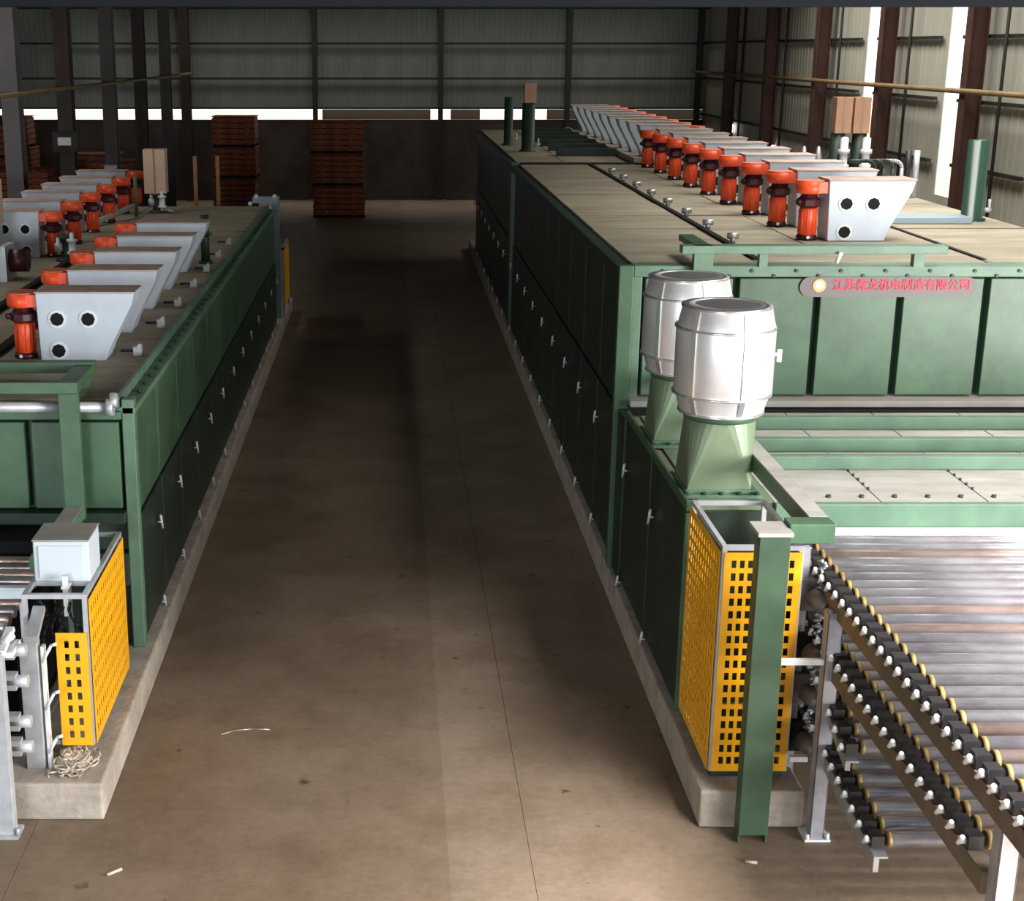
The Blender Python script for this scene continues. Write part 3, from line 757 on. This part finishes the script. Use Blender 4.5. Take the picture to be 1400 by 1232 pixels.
# heap of rags on the kerb
rg = MB(); random.seed(4)
for k in range(70):
    cx_, cy_ = -2.39+random.gauss(0, .06), 9.78+random.gauss(0, .07)
    pts = []; q0 = random.uniform(0, 6); rr = random.uniform(.03, .09); dq = random.uniform(.5, 1.1)
    hz_ = .305 + random.random()*.12*max(0, 1-(abs(cx_+2.39)+abs(cy_-9.78))/.25)
    for j in range(7):
        pts.append((cx_+rr*math.cos(q0+j*dq), cy_+rr*1.2*math.sin(q0+j*dq), max(.31, hz_+random.uniform(-.02, .025))))
    rg.path(pts, random.uniform(.005, .010), n=5)
rg.lathe((-2.39, 9.79, .302), [(.15, 0), (.12, .05), (.04, .09)], n=10)
tag(rg.build('rag_heap', 'rag'), 'tangled heap of cream rags on the left kerb end', 'rags')

# ------------------------------------------------------------------ burners with cardboard boxes, chimneys, pipes
def burner(loc, label):
    t = thing('valve_group', label, 'valve', loc)
    MB().lathe((0, 0, 0), [(.17, 0), (.17, .03), (.10, .05), (.10, .30), (.14, .32), (.14, .36)], n=16).build('body', 'green_dark', t)
    MB().lathe((.10, -.12, .05), [(.04, 0), (.04, .06), (.08, .06), (.08, .09), (.055, .10), (.055, .24), (.08, .24), (.08, .27), (.03, .28), (.03, .36), (.0, .36)], n=10).build('white_valve', 'white_metal', t)
    MB().lathe((-.10, -.10, .10), [(.03, 0), (.03, .05), (.06, .05), (.06, .16), (.03, .17), (.03, .24)], n=8).build('silver_valve', 'galv', t)
    MB().path([(.1, -.12, .1), (.2, -.2, .06), (.32, -.2, .05)], .025).build('branch_pipe', 'steel', t)
    return t
def carton(loc, w_, d, h, label, m='card', parts=1):
    t = thing('cardboard_box', label, 'box', loc)
    MB().box(-w_/2, w_/2, -d/2, d/2, 0, h).build('carton', m, t, bevel=.006)
    MB().box(-.02, .02, -d/2-.004, d/2+.004, h*.03, h+.004).build('tape', 'tape', t)
    return t
burner((-4.30, 26.9, ZL), 'white and silver valve group on left machine under upright carton')
carton((-4.32, 26.95, ZL+.36), .40, .34, .80, 'upright pale cardboard carton on the left machine near the wooden posts', 'card_pale')
burner((-4.62, 20.6, ZL), 'white and red valve group between the motors of the left machine')
burner((-5.65, 20.2, ZL+.0), 'grey valve group at the left picture edge below a carton')
carton((-5.72, 20.3, ZL+.55), .50, .40, .62, 'pale cardboard carton cut by the left picture edge', 'card_pale')
MB_ = MB().box(-5.95, -5.5, 20.1, 20.5, ZL+.37, ZL+.545); tag(MB_.build('support_tray', 'galv'), 'grey tray under the carton at the left picture edge', 'tray')
tag(MB().tube((-6.3, 19.6, ZL+.10), (-5.3, 19.6, ZL+.10), .09, n=12).build('pipe_section', 'duct_blue'), 'bluish horizontal pipe lying on the left machine at the left edge', 'pipe')
for i, (X, d_) in enumerate(((7.72, 0), (8.13, .0))):
    pass
pl = thing('burner_platform', 'dark green burner platform with white valves beyond the right fan hoods', 'burner', (7.10, 22.6, 3.455))
MB().box(-.62, .40, -.3, .4, .22, .28).build('platform', 'green_dark', pl)
for x in (-.60, .32):
    for y in (-.28, .32): MB().box(x, x+.07, y, y+.07, 0, .22).build('leg', 'green_dark', pl)
for x in (-.16, .18):
    MB().lathe((x, .08, .28), [(.16, 0), (.16, .12), (.11, .16), (.11, .52)], n=16).build('burner_body', 'green_dark', pl)
    MB().lathe((x+.05, -.14, .28), [(.06, 0), (.09, .0), (.09, .06), (.06, .07), (.06, .22), (.09, .23), (.09, .29), (.06, .30), (.06, .46), (.03, .48)], n=14).build('white_valve', 'white_metal', pl)
for x in (-.80, -.58):
    MB().lathe((x, -.4, 0), [(.09, 0), (.09, .1), (.05, .14), (.05, .36), (.09, .38), (.06, .46), (.03, .62), (.0, .64)], n=10).build('relief_valve', 'steel', pl)
carton((6.98, 22.68, 3.455+.805), .25, .25, .54, 'tall brown cardboard carton on the right burner platform, the left one', 'card')
carton((7.26, 22.68, 3.455+.805), .25, .25, .54, 'tall brown cardboard carton on the right burner platform, the right one', 'card')
hg = thing('hose_arch', 'row of curved green hoses behind the nearest right fan hoods', 'hose', (6.6, 20.2, 3.455))
for k in range(4):
    x0 = .02+.13*k; pts = [(x0-.26, .02*k, .56)]
    for j in range(7):
        q = PI/2*j/6; pts.append((x0+.12*math.sin(q), .02*k, .46+.10*math.cos(q)))
    pts.append((x0+.12, .02*k, 0))
    MB().path(pts, .026).build('hose', 'galv' if k == 3 else 'green_dark', hg)
tag(MB().tube((7.40, 20.8, 3.455), (7.40, 20.8, 4.12), .04, n=10).build('upright_pipe', 'black'), 'black upright pipe on the right machine in front of the bright wall slit', 'pipe')
tag(MB().tube((7.52, 20.8, 3.455), (7.52, 20.8, 4.12), .045, n=10).build('upright_pipe', 'galv'), 'galvanised upright pipe on the right machine next to the black one', 'pipe')
def chimney(loc, r, h, label, m='green'):
    t = thing('chimney_pipe', label, 'chimney', loc)
    MB().lathe((0, 0, 0), [(r+.04, 0), (r+.04, .03), (r, .035), (r, h), (r-.01, h), (r-.01, h-.3), (0, h-.3)], n=28, capt=False).build('pipe', m, t)
    MB().tube((r+.02, 0, .12), (r+.10, 0, .14), .03, n=8).tube((r+.08, 0, .1), (r+.08, 0, .26), .02, n=8).build('tap', 'galv', t)
    return t
chimney((7.24, 17.95, 3.455), .127, .98, 'tall green chimney pipe on the right machine before the right wall', 'green_gloss')
c2 = chimney((2.65, 32.6, 3.455), .10, 1.04, 'thin dark chimney pipe on the right machine, the farther of two', 'green_dark')
c3 = chimney((2.90, 30.6, 3.455), .135, .98, 'wider dark chimney pipe topped with a carton on the right machine', 'green_dark')
carton((2.92, 30.6, 3.455+.985), .24, .24, .40, 'small orange-brown carton on top of the wider dark chimney')
tag(MB().box(5.9, 7.1, 17.55, 17.95, 3.455, 3.535).build('flat_duct', 'duct_blue', bevel=.01), 'flat blue-grey duct on the right machine leading to the green chimney', 'duct')
tag(MB().tube((-2.60, 20.3, ZL), (-2.60, 20.3, ZL+.68), .062, n=14).tube((-2.60, 20.3, ZL), (-2.60, 20.3, ZL+.04), .10, n=14).tube((-2.60, 20.24, ZL+.40), (-2.50, 20.2, ZL+.44), .03).build('vent_pipe', 'green_dark'), 'short dark green vent pipe near the aisle edge of the left machine', 'pipe')
tag(MB().tube((-4.58, 26.2, ZL), (-4.58, 26.2, ZL+.72), .035, n=8).build('vent_pipe', 'green'), 'slim green upright pipe left of the pale upright carton', 'pipe')
tag(MB().tube((-5.1, 24.5, ZL+.05), (-4.62, 26.1, ZL+.20), .05, n=8).build('sloping_pipe', 'dust_box'), 'pale sloping pipe beside the rear fan row of the left machine', 'pipe')

mat('gap_glow', (.9, .9, .9), .3, emit=((1, .97, .92), 6))  # floodlights below are added, their glow standing in for bright wall gaps
for X, Y, Z, L_ in ((11.62, 44.6, 2.36, 'nearer'), (11.62, 50.1, 2.72, 'farther')):
    lt_ = thing('floodlight', 'added glowing box for a bright gap low on the right wall, the %s one' % L_, 'lamp', (X, Y, Z))
    MB().lathe((0, 0, 0), [(.06, 0), (.06, .02), (.02, .03), (.02, .10)], n=10).box(-.20, .11, -.04, .06, .05, .35).build('housing', 'galv', lt_)
    MB().box(-.19, .10, -.05, -.041, .06, .34).build('gap_glow', 'gap_glow', lt_)
# wooden posts behind the left machine, outfeed post
for X, L_ in ((-3.80, 'left'), (-3.36, 'right')):
    tag(MB().box(X-.035, X+.035, 28.5, 28.57, 0, 3.5).build('timber_post', 'wood_post'), 'thin upright timber post behind the left machine, the %s one' % L_, 'post')
op = thing('outfeed_stand', 'grey steel stand with knobs at the far end of left machine', 'stand', (-2.3, 28.5, 0))
MB().box(.0, .14, -.05, .05, 0, 2.68).box(-.38, .14, -.1, .1, 2.60, 2.72).build('stand_frame', 'duct_blue', op)
for x, z in ((-.30, 2.74), (.06, 2.74), (-.42, 2.60), (-.04, 2.50)):
    MB().tube((x, -.12, z), (x, -.2, z), .04, n=8).build('knob', 'white_metal', op)

# ------------------------------------------------------------------ sign
sg = thing('company_sign', 'grey rounded sign with orange emblem and red lettering on right machine', 'sign', (4.965, 14.18, 3.228))
n = 12; poly = []
for i in range(n+1):
    q = -PI/2 + PI*i/n; poly.append((.78+.10*math.cos(q), .10*math.sin(q)))
for i in range(n+1):
    q = PI/2 + PI*i/n; poly.append((-.78+.10*math.cos(q), .10*math.sin(q)))
MB().prism_xz(poly, -.012, .0).build('sign_plate', 'sign_plate', sg)
e = MB().tube((-.69, -.013, .015), (-.69, -.022, .015), .066, n=24).build('emblem', 'sign_orange', sg)
MB().tube((-.69, -.0225, .02), (-.69, -.026, .02), .042, n=20).build('emblem_centre', 'sign_pale', e)
cu = bpy.data.curves.new('sign_text', 'FONT'); cu.body = '江苏保龙机电制造有限公司'; cu.size = .118; cu.extrude = .003; cu.align_x = 'CENTER'; cu.align_y = 'CENTER'
cu.space_character = 1.0; cu.offset = .0018
to = bpy.data.objects.new('sign_text_source', cu); COL.objects.link(to)
bpy.context.view_layer.update()
tme = bpy.data.meshes.new_from_object(to.evaluated_get(bpy.context.evaluated_depsgraph_get()))
tme.materials.clear(); tme.materials.append(M['sign_red'])
bpy.data.objects.remove(to)
w0 = max((v.co.x for v in tme.vertices), default=1) - min((v.co.x for v in tme.vertices), default=0)
lt = inst('lettering', tme, sg, (.13, -.016, .015), (PI/2, 0, 0)); lt.scale = (1.36/w0, 1.0, 1)

# ------------------------------------------------------------------ crates at the back wall
def crate_meshes(w_, d, h):
    body = MB().box(-w_/2+.04, w_/2-.04, -d/2+.04, d/2-.04, .1, h-.02).mesh('crate_body', 'crate_dark')
    n = 5; ph = (h-.14)/n
    slat = MB().box(-w_/2, w_/2, -d/2, -d/2+.03, 0, ph-.03).box(-w_/2, w_/2, d/2-.03, d/2, 0, ph-.03).box(-w_/2, -w_/2+.03, -d/2+.03, d/2-.03, 0, ph-.03).box(w_/2-.03, w_/2, -d/2+.03, d/2-.03, 0, ph-.03).mesh('slat', 'crate')
    bat = MB().box(-.05, .05, -d/2-.03, -d/2, .1, h).mesh('batten', 'crate')
    skid = MB().box(-w_/2, w_/2, -d/2, -d/2+.10, 0, .10).mesh('skid', 'crate_dark')
    lid = MB().box(-w_/2-.02, w_/2+.02, -d/2-.02, d/2+.02, h-.03, h).mesh('lid', 'crate')
    return body, slat, bat, skid, lid, n, ph
def crate(mm, loc, label, rz=0, w_=1.8):
    body, slat, bat, skid, lid, n, ph = mm
    t = thing('wooden_crate', label, 'crate', loc, 'crates stored at the back wall'); t.rotation_euler = (0, 0, rz)
    inst('crate_body', body, t); inst('skid', skid, t); inst('skid', skid, t, (0, 1.1, 0)); inst('lid', lid, t)
    for k in range(n): inst('slat', slat, t, (random.uniform(-.02, .02), 0, .11+ph*k))
    for x in (-w_*.30, w_*.28): inst('batten', bat, t, (x, 0, 0))
mA = crate_meshes(1.75, 1.2, 1.06); mB = crate_meshes(1.5, 1.2, 1.08)
lv = ['bottom', 'middle', 'top']
for k in range(3):
    crate(mA, (-1.74+random.uniform(-.04, .04), 49.6, 1.065*k), 'reddish wooden crate, %s of the stack beside the bare back wall' % lv[k], random.uniform(-.02, .02))
for k in range(3):
    crate(mB, (-5.50+random.uniform(-.04, .04), 52.3, 1.085*k), 'reddish wooden crate, %s of the stack above the timber posts' % lv[k], random.uniform(-.02, .02))
spots = [(-8.7, 46.5, 2, 'between the third and fourth left columns'), (-9.9, 49.5, 2, 'before the back wall left of the fourth column'),
         (-10.9, 43.0, 2, 'between the second and third left columns'), (-12.6, 47.0, 3, 'right of the nearest left column'), (-14.1, 41.5, 2, 'at left picture edge'), (-13.4, 52.0, 3, 'farthest back at left')]
for (x, y, n_, L_) in spots:
    for k in range(n_):
        crate(mA if n_ == 2 else mB, (x+random.uniform(-.1, .1), y, (1.065 if n_ == 2 else 1.085)*k), 'dark crate %s, %s of its stack' % (L_, ['bottom', 'second', 'topmost'][k]), random.uniform(-.06, .06))

# small debris on the floor
tag(MB().path([(-1.40, 10.86, .008), (-1.3, 10.93, .008), (-1.15, 10.96, .008), (-1.0, 10.95, .008)], .007, n=5).build('twig', 'roller_rust'), 'thin brown strip lying on the aisle floor near the left kerb', 'debris')
tag(MB().tube((-1.95, 8.75, .008), (-1.86, 8.82, .012), .012, n=5).build('twig', 'rag'), 'tiny pale scrap on the floor in front of the left kerb', 'debris')
tag(MB().tube((2.50, 8.92, .01), (2.58, 8.90, .012), .012, n=5).build('twig', 'rag'), 'tiny scrap on the floor in front of the green floor post', 'debris')
